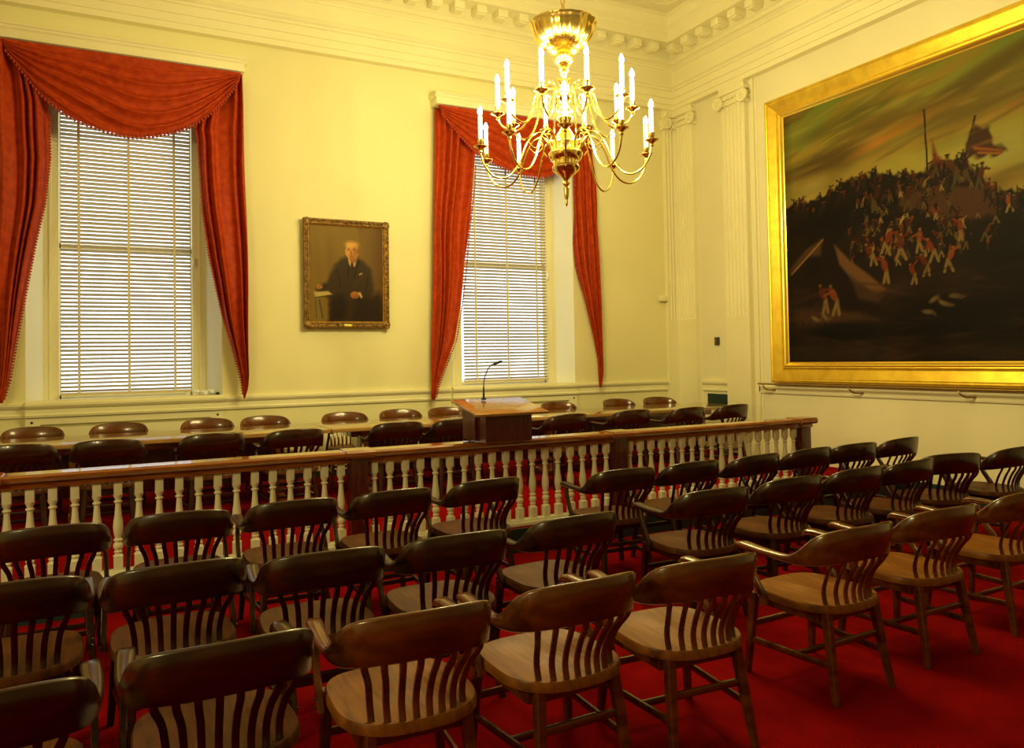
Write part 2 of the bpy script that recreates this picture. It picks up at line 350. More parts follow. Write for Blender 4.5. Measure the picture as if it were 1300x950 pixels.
# ------------------------------------------------------------------ drapes
def interp(tab, z):
    t = sorted(tab); zs = [a for a, _ in t]; xs = [b for _, b in t]; return float(np.interp(z, zs, xs))
def drape(cx, side, x0, x1, ztop, li, lo, ri, ro, bottom):
    D = tag(empty('drapes', (0, YB-.13, 0)), 'red swagged drapes framing the %s window' % side, 'curtain', 'red window drapes')
    def panel(tin, tout, nf, seed):
        zt, zb = ztop-.02, min(tin)[0]; NZ, NU = 60, 60; V = []; F = []; rr = random.Random(seed); ph = rr.random()*6
        for j in range(NZ+1):
            z = zt+(zb-zt)*j/NZ; a = interp(tout, z); b = interp(tin, z)
            for k in range(NU+1):
                u = k/NU; uu = u+.03*math.sin(3*z+ph)
                wgt = min(1, abs(b-a)/.25)
                y = -.05*wgt*(math.cos(2*PI*nf*(uu+.10*math.sin(2*PI*uu*1.3+ph))+ph)+.45*math.sin(2*PI*nf*.43*uu+1.1*z+ph))-.02
                V.append((a+(b-a)*u, y, z+.012*math.sin(2*PI*nf*uu)*(j/NZ)))
        for j in range(NZ):
            for k in range(NU): q = j*(NU+1)+k; F.append((q, q+1, q+NU+2, q+NU+1))
        o = pyobj('side_panel', V, F, DRAPE, D, ang=3); m = o.modifiers.new('t', 'SOLIDIFY'); m.thickness = .006
        # bead fringe on the inner edge
        bm = bmesh.new(); z = interp([(b, a) for a, b in [(zt, zt)]], zt) if 0 else zt-.75
        while z > zb+.02:
            b = interp(tin, z); a = interp(tout, z); s = 1 if b > a else -1
            r = bmesh.ops.create_icosphere(bm, subdivisions=1, radius=.013)
            for v in r['verts']: v.co += Vector((b+s*.012, -.03, z))
            z -= .032
        f = obj('bead_fringe', bm, FRINGE, o); f['kind'] = 'stuff'
    panel(li, lo, 4.2, 1 if side == 'left' else 5); panel(ri, ro, 3.4, 2 if side == 'left' else 6)
    # swag: bottom = list of (x,z)
    NU, NV = 90, 130; V = []; F = []; bxs = [p[0] for p in bottom]; bzs = [p[1] for p in bottom]
    sm = cr(bottom, 8); sx = [p[0] for p in sm]; sz = [p[1] for p in sm]
    for j in range(NV+1):
        v = j/NV
        for k in range(NU+1):
            u = k/NU; xb = sx[0]+(sx[-1]-sx[0])*u; zb = float(np.interp(xb, sx, sz))
            # folds run as sagging curves between the two top corners
            xt = x0+.02+(x1-x0-.04)*u; x = xt+(xb-xt)*v
            z = ztop+(zb-ztop)*v
            c = math.sin(PI*u)**.6 if 0 < u < 1 else 0
            ph = 6.0*v**.85+.55*math.sin(PI*u*2+.5)*math.sin(2.5*v)+.12*math.sin(9*u)
            fold = 1-2*abs(math.sin(PI*ph))**.7; env = min(1, v*5)*min(1, (1-v)*6+.3)
            y = -.085-.06*math.sin(PI*v)*c-.034*fold*(.5+.5*c)*env
            V.append((x, y, z-.006*min(1, v*30)-.014+.006*fold*c*env))
    for j in range(NV):
        for k in range(NU): q = j*(NU+1)+k; F.append((q, q+1, q+NU+2, q+NU+1))
    o = pyobj('swag', V, F, DRAPE, D, ang=3); m = o.modifiers.new('t', 'SOLIDIFY'); m.thickness = .006
    bm = bmesh.new(); L = 0; last = sm[0]; acc = 0
    for p in sm[1:]:
        d = math.dist(p, last); k = 0
        acc += d
        last = p
    tot = acc; nb = int(tot/.042); cum = [0]
    for a, b in zip(sm, sm[1:]): cum.append(cum[-1]+math.dist(a, b))
    for k in range(nb):
        s = k*.042; x = float(np.interp(s, cum, sx)); z = float(np.interp(s, cum, sz))
        r = bmesh.ops.create_icosphere(bm, subdivisions=1, radius=.016)
        for v in r['verts']: v.co = Vector((v.co.x+x, v.co.y-.09, v.co.z*1.4+z-.035))
        r = bmesh.ops.create_cone(bm, cap_ends=True, segments=5, radius1=.006, radius2=.004, depth=.03)
        for v in r['verts']: v.co += Vector((x, -.09, z-.008))
    f = obj('tassel_fringe', bm, FRINGE, o); f['kind'] = 'stuff'
    pb = tag(empty('pelmet_board', (0, YB, 0)), 'cream pelmet board above the %s red drapes' % side, 'pelmet', 'pelmet boards')
    bx('board', x0-.02, x1+.02, -.235, -.0, ztop, ztop+.09, TRIM, pb, .004); bm = bmesh.new()
    profile_bar(bm, [(0, ztop+.09), (.235, ztop+.09), (.25, ztop+.11), (.25, ztop+.125), (.265, ztop+.14), (.265, ztop+.155), (0, ztop+.155)], (x0-.04, 0), (x1+.04, 0), (0, -1)); obj('board_moulding', bm, TRIM, pb, smooth=False)
drape(.2, 'left', -1.02, 1.43, 5.13,
      [(5.13, -.75), (4.5, -.58), (3.9, -.57), (3.4, -.62), (3.0, -.70), (2.4, -.80), (1.9, -.88), (1.5, -.94), (1.28, -1.00)],
      [(5.13, -1.04), (1.2, -1.06)],
      [(5.13, 1.05), (4.42, .90), (4.3, .93), (3.42, .985), (2.9, 1.05), (2.22, 1.19), (1.7, 1.33), (1.4, 1.40), (1.24, 1.415)],
      [(5.13, 1.43), (3.5, 1.47), (1.5, 1.48), (1.35, 1.47), (1.2, 1.42)],
      [(-.96, 5.02), (-.80, 4.80), (-.60, 4.55), (-.29, 4.35), (.18, 4.235), (.55, 4.30), (.86, 4.44), (1.15, 4.70), (1.38, 5.02)])
drape(5.15, 'right', 3.93, 6.42, 5.09,
      [(5.09, 4.62), (4.45, 4.50), (4.0, 4.47), (3.4, 4.38), (2.9, 4.33), (2.4, 4.26), (1.9, 4.16), (1.5, 3.98), (1.3, 3.90), (1.12, 3.85)],
      [(5.09, 3.93), (3, 3.87), (1.10, 3.81)],
      [(5.09, 6.0), (4.5, 6.10), (4.0, 6.10), (3.3, 6.10), (3.0, 6.13), (2.4, 6.28), (1.92, 6.40), (1.6, 6.46), (1.2, 6.48)],
      [(5.09, 6.42), (4.3, 6.50), (3, 6.53), (1.6, 6.55), (1.4, 6.55), (1.14, 6.50)],
      [(3.99, 4.98), (4.2, 4.76), (4.5, 4.50), (4.9, 4.34), (5.25, 4.27), (5.6, 4.29), (5.95, 4.48), (6.2, 4.75), (6.36, 4.98)])

# ------------------------------------------------------------------ painted canvases
def canvas_mesh(name, arr, w, h, P, m, parent):
    """arr[row from top, col]; P(s, t) -> point"""
    R, C = arr.shape[:2]; V = np.zeros((R*C, 3), np.float32)
    ss = np.linspace(0, w, C); ts = np.linspace(h, 0, R)
    p00 = np.array(P(0, 0)); ps = np.array(P(1, 0))-p00; pt = np.array(P(0, 1))-p00
    V = (p00+ss[None, :, None]*ps+ts[:, None, None]*pt).reshape(-1, 3)
    idx = np.arange(R*C).reshape(R, C); Fq = np.stack([idx[1:, :-1], idx[1:, 1:], idx[:-1, 1:], idx[:-1, :-1]], -1).reshape(-1, 4)
    me = bpy.data.meshes.new(name); me.vertices.add(R*C); me.vertices.foreach_set('co', V.astype(np.float32).ravel())
    n = len(Fq); me.loops.add(n*4); me.loops.foreach_set('vertex_index', Fq.astype(np.int32).ravel())
    me.polygons.add(n); me.polygons.foreach_set('loop_start', np.arange(0, n*4, 4, dtype=np.int32)); me.update(calc_edges=True)
    ca = me.color_attributes.new('paint', 'FLOAT_COLOR', 'POINT'); c = np.ones((R*C, 4), np.float32); s = np.clip(arr.reshape(-1, 3), 0, 1)
    c[:, :3] = np.where(s <= .04045, s/12.92, ((s+.055)/1.055)**2.4); ca.data.foreach_set('color', c.ravel())
    return mesh_obj(name, me, m, parent)
class Pic:
    def __init__(s, w, h, px, seed=1):
        s.w, s.h, s.px = w, h, px; s.C, s.R = int(w/px)+1, int(h/px)+1
        s.X, s.Z = np.meshgrid(np.linspace(0, w, s.C), np.linspace(h, 0, s.R)); s.a = np.zeros((s.R, s.C, 3)); s.rg = np.random.default_rng(seed)
    def noise(s, fx, fz, n=14):
        o = np.zeros_like(s.X)
        for k in range(n):
            a = s.rg.normal(0, fx); b = s.rg.normal(0, fz); o += np.sin(a*s.X+b*s.Z+s.rg.random()*6.28)
        return o/math.sqrt(n)
    def put(s, m, c, al=1):
        m = np.clip(m*al, 0, 1)[..., None]; s.a[:] = s.a*(1-m)+np.array(c)*m
    def poly(s, pts, c, al=1, soft=.012, rough=0):
        X, Z = s.X, s.Z
        if rough: n = s.noise(30, 30, 8)*rough; X = X+n; Z = Z+n[::-1]
        ins = np.zeros(X.shape, bool); d = np.full(X.shape, 9.)
        for (x0, z0), (x1, z1) in zip(pts, pts[1:]+pts[:1]):
            cnd = ((z0 > Z) != (z1 > Z)); xx = (x1-x0)*(Z-z0)/((z1-z0) if z1 != z0 else 1e-9)+x0
            ins ^= cnd & (X < xx)
            t = np.clip(((X-x0)*(x1-x0)+(Z-z0)*(z1-z0))/max(1e-9, (x1-x0)**2+(z1-z0)**2), 0, 1)
            d = np.minimum(d, np.hypot(X-x0-t*(x1-x0), Z-z0-t*(z1-z0)))
        sd = np.where(ins, d, -d); s.put(np.clip(.5+sd/soft/2, 0, 1), c, al)
    def ell(s, x, z, rx, rz, c, al=1, soft=.3, rot=0):
        m = 4+int(max(rx, rz)*1.6/s.px); ci, ri = int(x/s.px), int((s.h-z)/s.px)
        r0, r1, c0, c1 = max(0, ri-m), min(s.R, ri+m), max(0, ci-m), min(s.C, ci+m)
        if r0 >= r1 or c0 >= c1: return
        X = s.X[r0:r1, c0:c1]-x; Z = s.Z[r0:r1, c0:c1]-z; cs, sn = math.cos(rot), math.sin(rot)
        q = np.hypot((X*cs+Z*sn)/rx, (-X*sn+Z*cs)/rz); k = np.clip((1-q)/soft+.5, 0, 1)[..., None]*al
        s.a[r0:r1, c0:c1] = s.a[r0:r1, c0:c1]*(1-k)+np.array(c)*k
    def line(s, x0, z0, x1, z1, w, c, al=1):
        n = int(math.hypot(x1-x0, z1-z0)/(w*.7))+1
        for k in range(n+1): s.ell(x0+(x1-x0)*k/n, z0+(z1-z0)*k/n, w, w, c, al, .6)

def frame_piece(name, w, h, prof, P, m, parent):
    """mitred frame; prof = (inset from outer edge, depth)"""
    V = []; F = []
    for i, d in prof: V += [P(i, i, d), P(w-i, i, d), P(w-i, h-i, d), P(i, h-i, d)]
    for k in range(len(prof)-1):
        for j in range(4): a, b = 4*k+j, 4*k+(j+1) % 4; F.append((a, b, b+4, a+4))
    return pyobj(name, V, F, m, parent, smooth=False)

# big battle painting on the right wall
PW, PH = 5.05, 3.43
pc = Pic(PW, PH, .0105, 3); X, Z = pc.X, pc.Z
n1 = pc.noise(1.2, 4); n2 = pc.noise(2.5, 9); n3 = pc.noise(8, 20)
T = Z-.0*X
sky = np.clip((T-1.9)/1.5, 0, 1)[..., None]
pc.a[:] = np.array((.60, .52, .23))*(1-sky)+np.array((.38, .41, .15))*sky
diag = np.sin(5.5*(Z-.18*X)+1.1*n1); pc.put(np.clip(diag*.9+.1, 0, 1), (.33, .24, .09), .75)
diag2 = np.sin(8.5*(Z-.25*X)+1.4*n1+2.2); pc.put(np.clip(diag2-.2, 0, 1), (.55, .38, .12), .55)
pc.put(np.clip(n2*.5, 0, 1), (.30, .30, .12), .35); pc.put(np.clip(n3*.4, 0, 1), (.45, .40, .18), .18)
for (x, z, rx, rz, rot, c, al) in ((1.75, 2.80, .55, .09, .22, (.60, .42, .14), .7), (1.35, 2.68, .35, .05, .25, (.62, .40, .14), .6), (.55, 2.62, .6, .14, .1, (.28, .21, .09), .7), (.9, 3.1, .7, .10, .15, (.27, .25, .10), .6),
        (2.6, 3.1, .9, .10, .3, (.28, .22, .09), .6), (.35, 2.42, .5, .10, .05, (.50, .45, .21), .6), (.45, 2.30, .22, .14, .3, (.56, .50, .27), .6), (3.0, 2.2, .6, .2, 0, (.52, .50, .26), .8), (1.3, 2.45, .5, .08, .2, (.50, .44, .20), .5), (4.2, 2.6, .8, .2, .2, (.42, .30, .12), .7)):
    pc.ell(x, z, rx, rz, c, al, .9, rot)
hill = [(-.1, 2.15), (.24, 2.17), (.6, 2.19), (.99, 2.31), (1.35, 2.34), (1.69, 2.23), (2.03, 2.21), (2.14, 2.30), (2.28, 2.19), (2.45, 2.25), (2.65, 2.0), (2.76, 1.84), (3.08, 1.74), (3.6, 1.8), (4.2, 1.95), (5.2, 1.9), (5.2, -.1), (-.1, -.1)]
pc.poly(hill, (.085, .045, .03), soft=.03, rough=.025)
hz = np.interp(X, [p[0] for p in hill[:-2]], [p[1] for p in hill[:-2]])
below = np.clip((hz-Z)/.1, 0, 1)
pc.put(below*np.clip(pc.noise(5, 9)*.5+.1, 0, 1), (.22, .12, .075), .5)
pc.put(below*np.clip(pc.noise(9, 16)*.5-.1, 0, 1), (.03, .02, .02), .8)
pc.poly([(1.66, 2.12), (2.28, 2.0), (2.66, 1.87), (2.86, 1.75), (2.79, 1.56), (2.26, 1.61), (1.7, 1.86)], (.27, .16, .10), .85, .03, .02)
pc.poly([(.3, 1.98), (1.3, 2.02), (1.5, 1.72), (.9, 1.62), (.2, 1.8)], (.03, .022, .025), .8, .1, .03)
pc.poly([(.11, .71), (.67, .74), (1.13, .63), (1.38, .48), (.9, .40), (.16, .5)], (.26, .16, .10), .8, .12, .03)
pc.ell(.9, .38, .55, .14, (.03, .02, .02), .9, .6); pc.ell(2.4, .45, .9, .3, (.03, .02, .02), .8, .9); pc.ell(3.0, 1.2, .7, .3, (.04, .025, .025), .7, .9)
pc.ell(.8, .12, .9, .14, (.17, .12, .085), .6, .9); pc.ell(2.9, .1, .8, .1, (.13, .10, .08), .6, .9)
# figures: coat, head, legs
rg = random.Random(12)
def fig(x, z, h, coat, legs=(.40, .32, .19), lean=0, dark=1):
    d = dark; q = lambda c: tuple(v*d for v in c)
    for s in (-1, 1): pc.line(x, z+h*.45, x+s*h*.13+rg.uniform(-.1, .1)*h, z, h*.055, q(legs))
    pc.ell(x+lean*h*.3, z+h*.62, h*.12, h*.22, q(coat), .95, .5, -lean)
    pc.line(x+lean*h*.3, z+h*.75, x+lean*h*.4+rg.choice((-1, 1))*h*.3, z+h*rg.uniform(.6, 1.05), h*.04, q(coat))
    pc.ell(x+lean*h*.5, z+h*.90, h*.062, h*.075, q((.52, .33, .18)), .95, .6); pc.ell(x+lean*h*.5, z+h*.97, h*.085, h*.035, q((.06, .04, .04)), .95, .6)
reds = [(.45, .17, .07), (.36, .13, .06), (.50, .24, .10), (.20, .13, .09), (.13, .10, .09), (.58, .44, .22), (.30, .20, .12)]
for k in range(150):   # crowd along the crest
    x = rg.uniform(.15, 5.0); z = float(np.interp(x, [p[0] for p in hill[:-2]], [p[1] for p in hill[:-2]]))
    fig(x, z-rg.uniform(.06, .24), rg.uniform(.11, .22), rg.choice(reds[1:5]), (.16, .11, .08), rg.uniform(-.5, .5), rg.uniform(.35, .75))
for k in range(130):
    x = 1.0+abs(rg.gauss(.85, .55)); z = rg.uniform(1.15, 2.0)
    fig(x, z, rg.uniform(.12, .2), rg.choice(reds), rg.choice(((.5, .4, .22), (.2, .13, .08))), rg.uniform(-.6, .6), rg.uniform(.35, .95))
for x, z, h in ((1.81, 1.80, .30), (1.35, 1.86, .34), (1.49, 1.30, .34), (1.69, 1.22, .34), (1.92, 1.28, .30), (2.10, 1.15, .30), (1.32, 1.20, .30), (1.50, .96, .36), (1.86, .92, .26), (2.02, 1.0, .28), (2.25, 1.02, .30), (2.4, 1.35, .26), (.62, .66, .40), (.80, .62, .42), (3.4, 1.2, .35), (3.9, 1.0, .4), (2.15, 2.12, .26), (2.38, 2.0, .34), (2.48, 2.0, .30), (2.62, 1.88, .28)):
    fig(x, z, h, rg.choice(reds[:3]), (.48, .38, .22), rg.uniform(-.6, .6), .85 if z < 1.8 else .5)
for x, z in ((2.08, .72), (2.2, .66), (2.32, .74), (2.0, .58), (.45, .58), (.60, .60)):   # fallen men
    pc.ell(x, z, .07, .028, (.40, .33, .20), .8, .8, rg.uniform(-.8, .8)); pc.ell(x+.07, z-.02, .05, .02, (.30, .22, .14), .8, .8, rg.uniform(-.8, .8))
pc.poly([(.5, 1.59), (.72, 1.54), (1.04, 1.13), (1.44, .76), (1.30, .62), (.84, .70), (.80, 1.0)], (.075, .035, .035), .95, .03)
pc.poly([(.77, 1.54), (1.0, 1.30), (1.26, 1.09), (1.50, .88), (1.36, .84), (1.04, 1.02), (.84, 1.27)], (.36, .24, .14), .95, .02)
pc.poly([(.98, 1.12), (1.25, .90), (1.50, .83), (1.38, .72), (1.10, .80)], (.22, .14, .095), .9, .03)
pc.poly([(.02, 1.27), (.33, 1.53), (.60, 1.65), (.56, 1.42), (.32, 1.42), (.05, 1.20)], (.27, .18, .10), .9, .03)
pc.line(.08, 1.22, .60, 1.62, .012, (.45, .32, .17))
pc.line(2.03, 2.92, 2.05, 2.2, .010, (.10, .07, .04)); pc.line(2.60, 2.68, 2.44, 2.12, .011, (.10, .07, .05))
pc.poly([(2.59, 2.62), (2.72, 2.52), (2.79, 2.36), (2.93, 2.20), (2.70, 2.20), (2.46, 2.28)], (.20, .12, .07), .97, .02, .02)
for k in range(4): pc.line(2.56+.02*k, 2.36+.0*k-.03*k, 2.86, 2.24-.012*k, .012, (.48, .30, .11) if k % 2 else (.34, .14, .07), .8)
pc.poly([(2.11, 2.56), (2.17, 2.36), (2.24, 2.28), (2.12, 2.28)], (.36, .16, .07), .9, .02)
for k in range(26): x = rg.uniform(2.8, 4.9); z = float(np.interp(x, [p[0] for p in hill[:-2]], [p[1] for p in hill[:-2]])); pc.line(x, z-.3, x+rg.uniform(-.02, .05), z+rg.uniform(.0, .14), .006, (.07, .05, .04), .9)
for k in range(420):     # loose brush strokes
    x, z = rg.uniform(0, 5), rg.uniform(.05, 3.4); hz0 = float(np.interp(x, [p[0] for p in hill[:-2]], [p[1] for p in hill[:-2]])); up_ = z > hz0+.2
    if not up_ and z > 1.1: continue
    c = rg.choice(((.60, .50, .22), (.30, .25, .10), (.46, .44, .18), (.52, .36, .13))) if up_ else rg.choice(((.20, .12, .08), (.03, .02, .02), (.15, .10, .07), (.26, .15, .09)))
    pc.ell(x, z, rg.uniform(.08, .35), rg.uniform(.010, .035), c, .30, .95, rg.uniform(.05, .30) if up_ else rg.uniform(-.3, .3))
v = np.clip(np.minimum(X, PW-X)/.16, 0, 1)*.25+.75; pc.a *= v[..., None]
pa = tag(empty('battle_painting'), 'huge battle painting in a gilt frame on the right wall', 'painting')
fy0, fz0 = 7.82, 1.255; FWd, FHt = 5.59, 3.845
def PP(s, t, d=0): return (XR-.02-d, fy0-s, fz0+t)
frame_piece('outer_frame', FWd, FHt, [(0, 0), (0, .085), (.012, .10), (.03, .105), (.045, .095), (.06, .095), (.17, .05), (.185, .052), (.20, .062), (.215, .058)], PP, GOLD, pa)
frame_piece('inner_frame', FWd, FHt, [(.215, .058), (.228, .066), (.24, .058), (.262, .035), (.275, .028), (.28, .0)], PP, GOLDB, pa)
CW, CH = FWd-.54, FHt-.54+.13
canvas_mesh('canvas', pc.a, FWd-.54, FHt-.54, lambda s, t: (XR-.02-.025, fy0-.27-s*1.0, fz0+.27+t*1.0) if 1 else 0, paintmat('battle_canvas', .6), pa)
# portrait
pc = Pic(.98, 1.26, .0042, 9); X, Z = pc.X, pc.Z
pc.a[:] = (.44, .34, .12)
pc.put(np.clip(pc.noise(5, 2.5)*.4+.3, 0, 1), (.52, .42, .17), .6); pc.put(np.clip(pc.noise(18, 8)*.5, 0, 1), (.27, .19, .06), .4)
pc.put(np.clip((X-.62)/.35, 0, 1), (.30, .20, .07), .8); pc.ell(.35, .95, .25, .3, (.46, .36, .14), .4, .9)
pc.poly([(.40, .83), (.50, .87), (.62, .86), (.74, .79), (.82, .70), (.86, .45), (.80, .26), (.98, .25), (.98, 0), (.24, 0), (.26, .30), (.10, .38), (.08, .45), (.22, .52), (.30, .70)], (.20, .14, .065), 1, .03, .006)   # suit
pc.poly([(.60, .34), (.80, .33), (.93, .40), (.98, .33), (.98, 0), (.55, 0)], (.14, .075, .03), .9, .05)      # chair and knee
pc.poly([(.26, .32), (.42, .36), (.50, .22), (.44, 0), (.26, 0)], (.12, .06, .025), .9, .05)
pc.line(.52, .83, .50, .60, .006, (.09, .055, .025)); pc.line(.66, .82, .58, .58, .006, (.09, .055, .025)); pc.line(.72, .62, .48, .40, .007, (.24, .17, .08))
pc.line(.36, .70, .40, .46, .006, (.09, .06, .025), .7); pc.line(.78, .60, .74, .40, .006, (.09, .06, .025), .7)
pc.poly([(.505, .84), (.63, .86), (.60, .74), (.555, .71), (.52, .76)], (.72, .62, .38), 1, .01)      # shirt
pc.poly([(.548, .81), (.575, .81), (.582, .69), (.56, .67), (.54, .72)], (.20, .07, .03), 1, .008)     # tie
pc.ell(.575, .83, .045, .05, (.55, .34, .14), 1, .4)
pc.ell(.560, .945, .094, .120, (.74, .52, .24), 1, .18)                    # head
pc.ell(.560, 1.02, .088, .055, (.80, .60, .30), .8, .8); pc.ell(.645, .94, .018, .03, (.55, .33, .14), 1, .4)
for s in (-1, 1): pc.ell(.560+s*.088, .985, .008, .034, (.42, .33, .18), .8, .8)
pc.ell(.562, 1.060, .06, .012, (.50, .40, .22), .5, .9)
for s in (-1, 1):
    pc.ell(.552+s*.036, .955, .018, .009, (.34, .20, .09), .7, .8); pc.ell(.552+s*.036, .976, .022, .005, (.40, .27, .13), .7, .8)
pc.ell(.548, .925, .012, .032, (.50, .30, .12), .6, .8); pc.ell(.550, .905, .020, .010, (.45, .25, .10), .7, .7); pc.ell(.552, .875, .030, .007, (.36, .13, .07), .9, .6); pc.ell(.610, .92, .035, .08, (.45, .27, .11), .5, .9); pc.ell(.56, .845, .04, .02, (.48, .29, .12), .6, .8)
pc.ell(.595, .355, .062, .048, (.60, .38, .16), 1, .3); 
for k in range(4): pc.ell(.575+.018*k, .325+.004*k, .010, .022, (.50, .29, .11), .8, .5)
pc.poly([(.64, .39), (.67, .395), (.70, .33), (.68, .31)], (.72, .64, .42), 1, .01); pc.ell(.120, .455, .042, .032, (.60, .40, .18), 1, .4); pc.line(.10, .44, .17, .50, .005, (.4, .3, .15))
pc.poly([(.047, .385), (.235, .40), (.298, .355), (.07, .315)], (.66, .58, .34), 1, .012); pc.line(.06, .31, .30, .35, .006, (.25, .17, .06))
pc.poly([(.03, .29), (.14, .30), (.185, .20), (.235, .03), (.03, .03)], (.44, .36, .17), 1, .02); pc.line(.12, .28, .16, .05, .010, (.30, .23, .09)); pc.line(.07, .28, .08, .05, .008, (.34, .27, .11))
pc.poly([(.655, .635), (.695, .655), (.70, .64), (.66, .62)], (.75, .66, .42), 1, .008)
po = tag(empty('portrait_painting'), 'gold-framed portrait of a seated person in dark suit between the windows', 'painting')
def PQ(s, t, d=0):
    return (2.15+s, YB-.045-d-t*.012, 2.07+t)
frame_piece('ornate_frame', 1.11, 1.385, [(0, 0), (0, .035), (.01, .05), (.02, .052), (.03, .042), (.05, .036), (.055, .045), (.065, .045)], PQ, AGED, po)
frame_piece('inner_frame', 1.11, 1.385, [(.065, .045), (.072, .032), (.085, .022), (.085, 0)], PQ, AGEDI, po)
bm = bmesh.new()
rg = random.Random(4)
for k in range(150):       # raised ornament
    e = rg.random()*5; 
    if e < 1.11: s, t2 = e, .03
    elif e < 2.22: s, t2 = e-1.11, 1.355
    elif e < 3.6: s, t2 = .03, e-2.22
    else: s, t2 = 1.08, (e-3.6)
    if t2 > 1.37: continue
    r = bmesh.ops.create_icosphere(bm, subdivisions=1, radius=rg.uniform(.010, .018))
    for v in r['verts']: v.co += Vector(PQ(s+rg.uniform(-.012, .012), t2+rg.uniform(-.012, .012), .043))
for s in (.045, 1.065):
    for t2 in (.045, 1.34):
        r = bmesh.ops.create_icosphere(bm, subdivisions=2, radius=.055)
        for v in r['verts']: v.co.y *= .35; v.co += Vector(PQ(s, t2, .038))
o = obj('raised_ornament', bm, AGED, po); o['kind'] = 'stuff'
canvas_mesh('canvas', pc.a, .98, 1.26, lambda s, t: PQ(.085+s*.96, .085+t*.965, .012), paintmat('portrait_canvas', .5), po)
bm = bmesh.new(); 
for z0, z1, x0, x1 in ((.012, .045, .50, .61),):
    a = PQ(x0, z0, .055); b = PQ(x1, z1, .047); box(bm, a[0], b[0], min(a[1], b[1]), max(a[1], b[1]), a[2], b[2], .003)
obj('nameplate', bm, GOLDB, po)

# ------------------------------------------------------------------ things on the walls
hr = tag(empty('wall_handrail'), 'thin brass handrail on curved brackets below the big painting', 'handrail')
bm = bmesh.new(); sweep(bm, [(XR-.13, 8.04, 1.235), (XR-.13, 5, 1.235), (XR-.13, 1.5, 1.235)], .013, n=10); obj('rail', bm, OLDBR, hr)
for y in (7.95, 6.55, 5.17, 3.8, 2.4):
    bm = bmesh.new(); sweep(bm, cr([(-.13, 0, 1.225), (-.13, -.01, 1.19), (-.10, -.05, 1.155), (-.05, -.10, 1.15), (-.005, -.11, 1.15)], 5), [.009]*21, n=8)
    b = obj('bracket', bm, OLDBR, hr, loc=(XR, y, 0))
    bm = bmesh.new(); lathe(bm, [(.032, 0), (.032, .006), (.022, .012), (.015, .03), (0, .034)], 18); o = obj('rosette', bm, OLDBR, b); o.location = (0, -.11, 1.15); o.rotation_euler = (0, -PI/2, 0)
v = tag(empty('wall_vent', (XR, 8.98, .985)), 'dark green rectangular vent low between the two pilasters', 'vent')
bx('vent_frame', -.015, 0, -.23, .23, -.075, .075, GREEN, v, .004)
for k in range(6): bx('louvre', -.02, -.012, -.21, .21, -.06+k*.021, -.052+k*.021, GREEN, v)
v = tag(empty('wall_switch', (XR, 8.97, 1.85)), 'small dark switch plate between the two pilasters', 'switch')
bx('plate', -.03, 0, -.045, .045, -.06, .06, DARK, v, .008); bx('toggle', -.045, -.03, -.01, .01, -.02, .02, OLDBR, v, .003)
v = tag(empty('thermostat', (7.80, YB, 2.55)), 'small cream thermostat box left of the corner pilaster', 'thermostat')
bx('case', -.07, .06, -.05, 0, -.03, .04, TRIM, v, .006); bx('case_base', -.08, .07, -.06, 0, -.045, -.03, TAPE, v, .003)

# ------------------------------------------------------------------ balustrade
BY = 6.02
ba = tag(empty('balustrade', (0, BY, 0)), 'balustrade of turned white balusters under a mahogany handrail', 'balustrade')
posts = [-3.35, -.73, 1.728, 4.206, 6.60]
bm = bmesh.new(); profile_bar(bm, [(-.085, .90), (-.10, .915), (-.10, .935), (-.088, .95), (.088, .95), (.10, .935), (.10, .915), (.085, .90), (.055, .893), (.05, .855), (-.05, .855), (-.055, .893)], (posts[0], 0), (posts[-1]+.02, 0), (0, 1)); obj('handrail', bm, MAHOG, ba, smooth=False)
bm = bmesh.new(); box(bm, posts[0], posts[-1], -.065, .065, DZ+.001, .232, .004); box(bm, posts[0], posts[-1], -.04, .04, .232, .25, .004); obj('bottom_rail', bm, BALW, ba)
for k, x in enumerate(posts):
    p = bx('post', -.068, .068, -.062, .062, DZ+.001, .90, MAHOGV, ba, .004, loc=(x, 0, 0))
    bm = bmesh.new(); profile_bar(bm, [(-.10, .895), (-.118, .915), (-.118, .938), (-.10, .957), (.10, .957), (.118, .938), (.118, .915), (.10, .895)], (-.115, 0), (.115, 0), (0, 1)); obj('post_cap', bm, MAHOG, p, smooth=False)
    if k == 4:
        bx('cap_moulding', -.08, .08, -.08, .08, .855, .895, MAHOG, p, .008)
bprof = [(.0265, .352), (.036, .358), (.0265, .372)]
def baluster():
    bm = bmesh.new(); 
    box(bm, -.029, .029, -.029, .029, .250, .345, .002); box(bm, -.026, .026, -.026, .026, .762, .856, .002)
    lathe(bm, [(.034, .343), (.024, .356), (.017, .363), (.024, .366), (.027, .373), (.024, .380), (.018, .384), (.024, .390), (.031, .403), (.032, .415), (.029, .428), (.020, .438), (.018, .442), (.027, .446), (.030, .453), (.027, .460), (.019, .464),
               (.020, .470), (.026, .49), (.031, .52), (.032, .545), (.029, .58), (.023, .62), (.019, .67), (.0175, .70), (.0175, .704), (.025, .708), (.027, .714), (.025, .720), (.0175, .724), (.018, .73), (.024, .742), (.031, .762)], 14)
    return bm
b0 = obj('baluster', baluster(), BALW, ba, ang=.9); first = True
for a, b in zip(posts, posts[1:]):
    n = 18; g = (b-a-.136)
    for k in range(n):
        o = b0 if first else b0.copy()
        if not first: COL.objects.link(o); o.parent = ba
        first = False; o.location = (a+.068+g*(k+.5)/n, 0, 0); o.rotation_euler = (0, 0, 0)

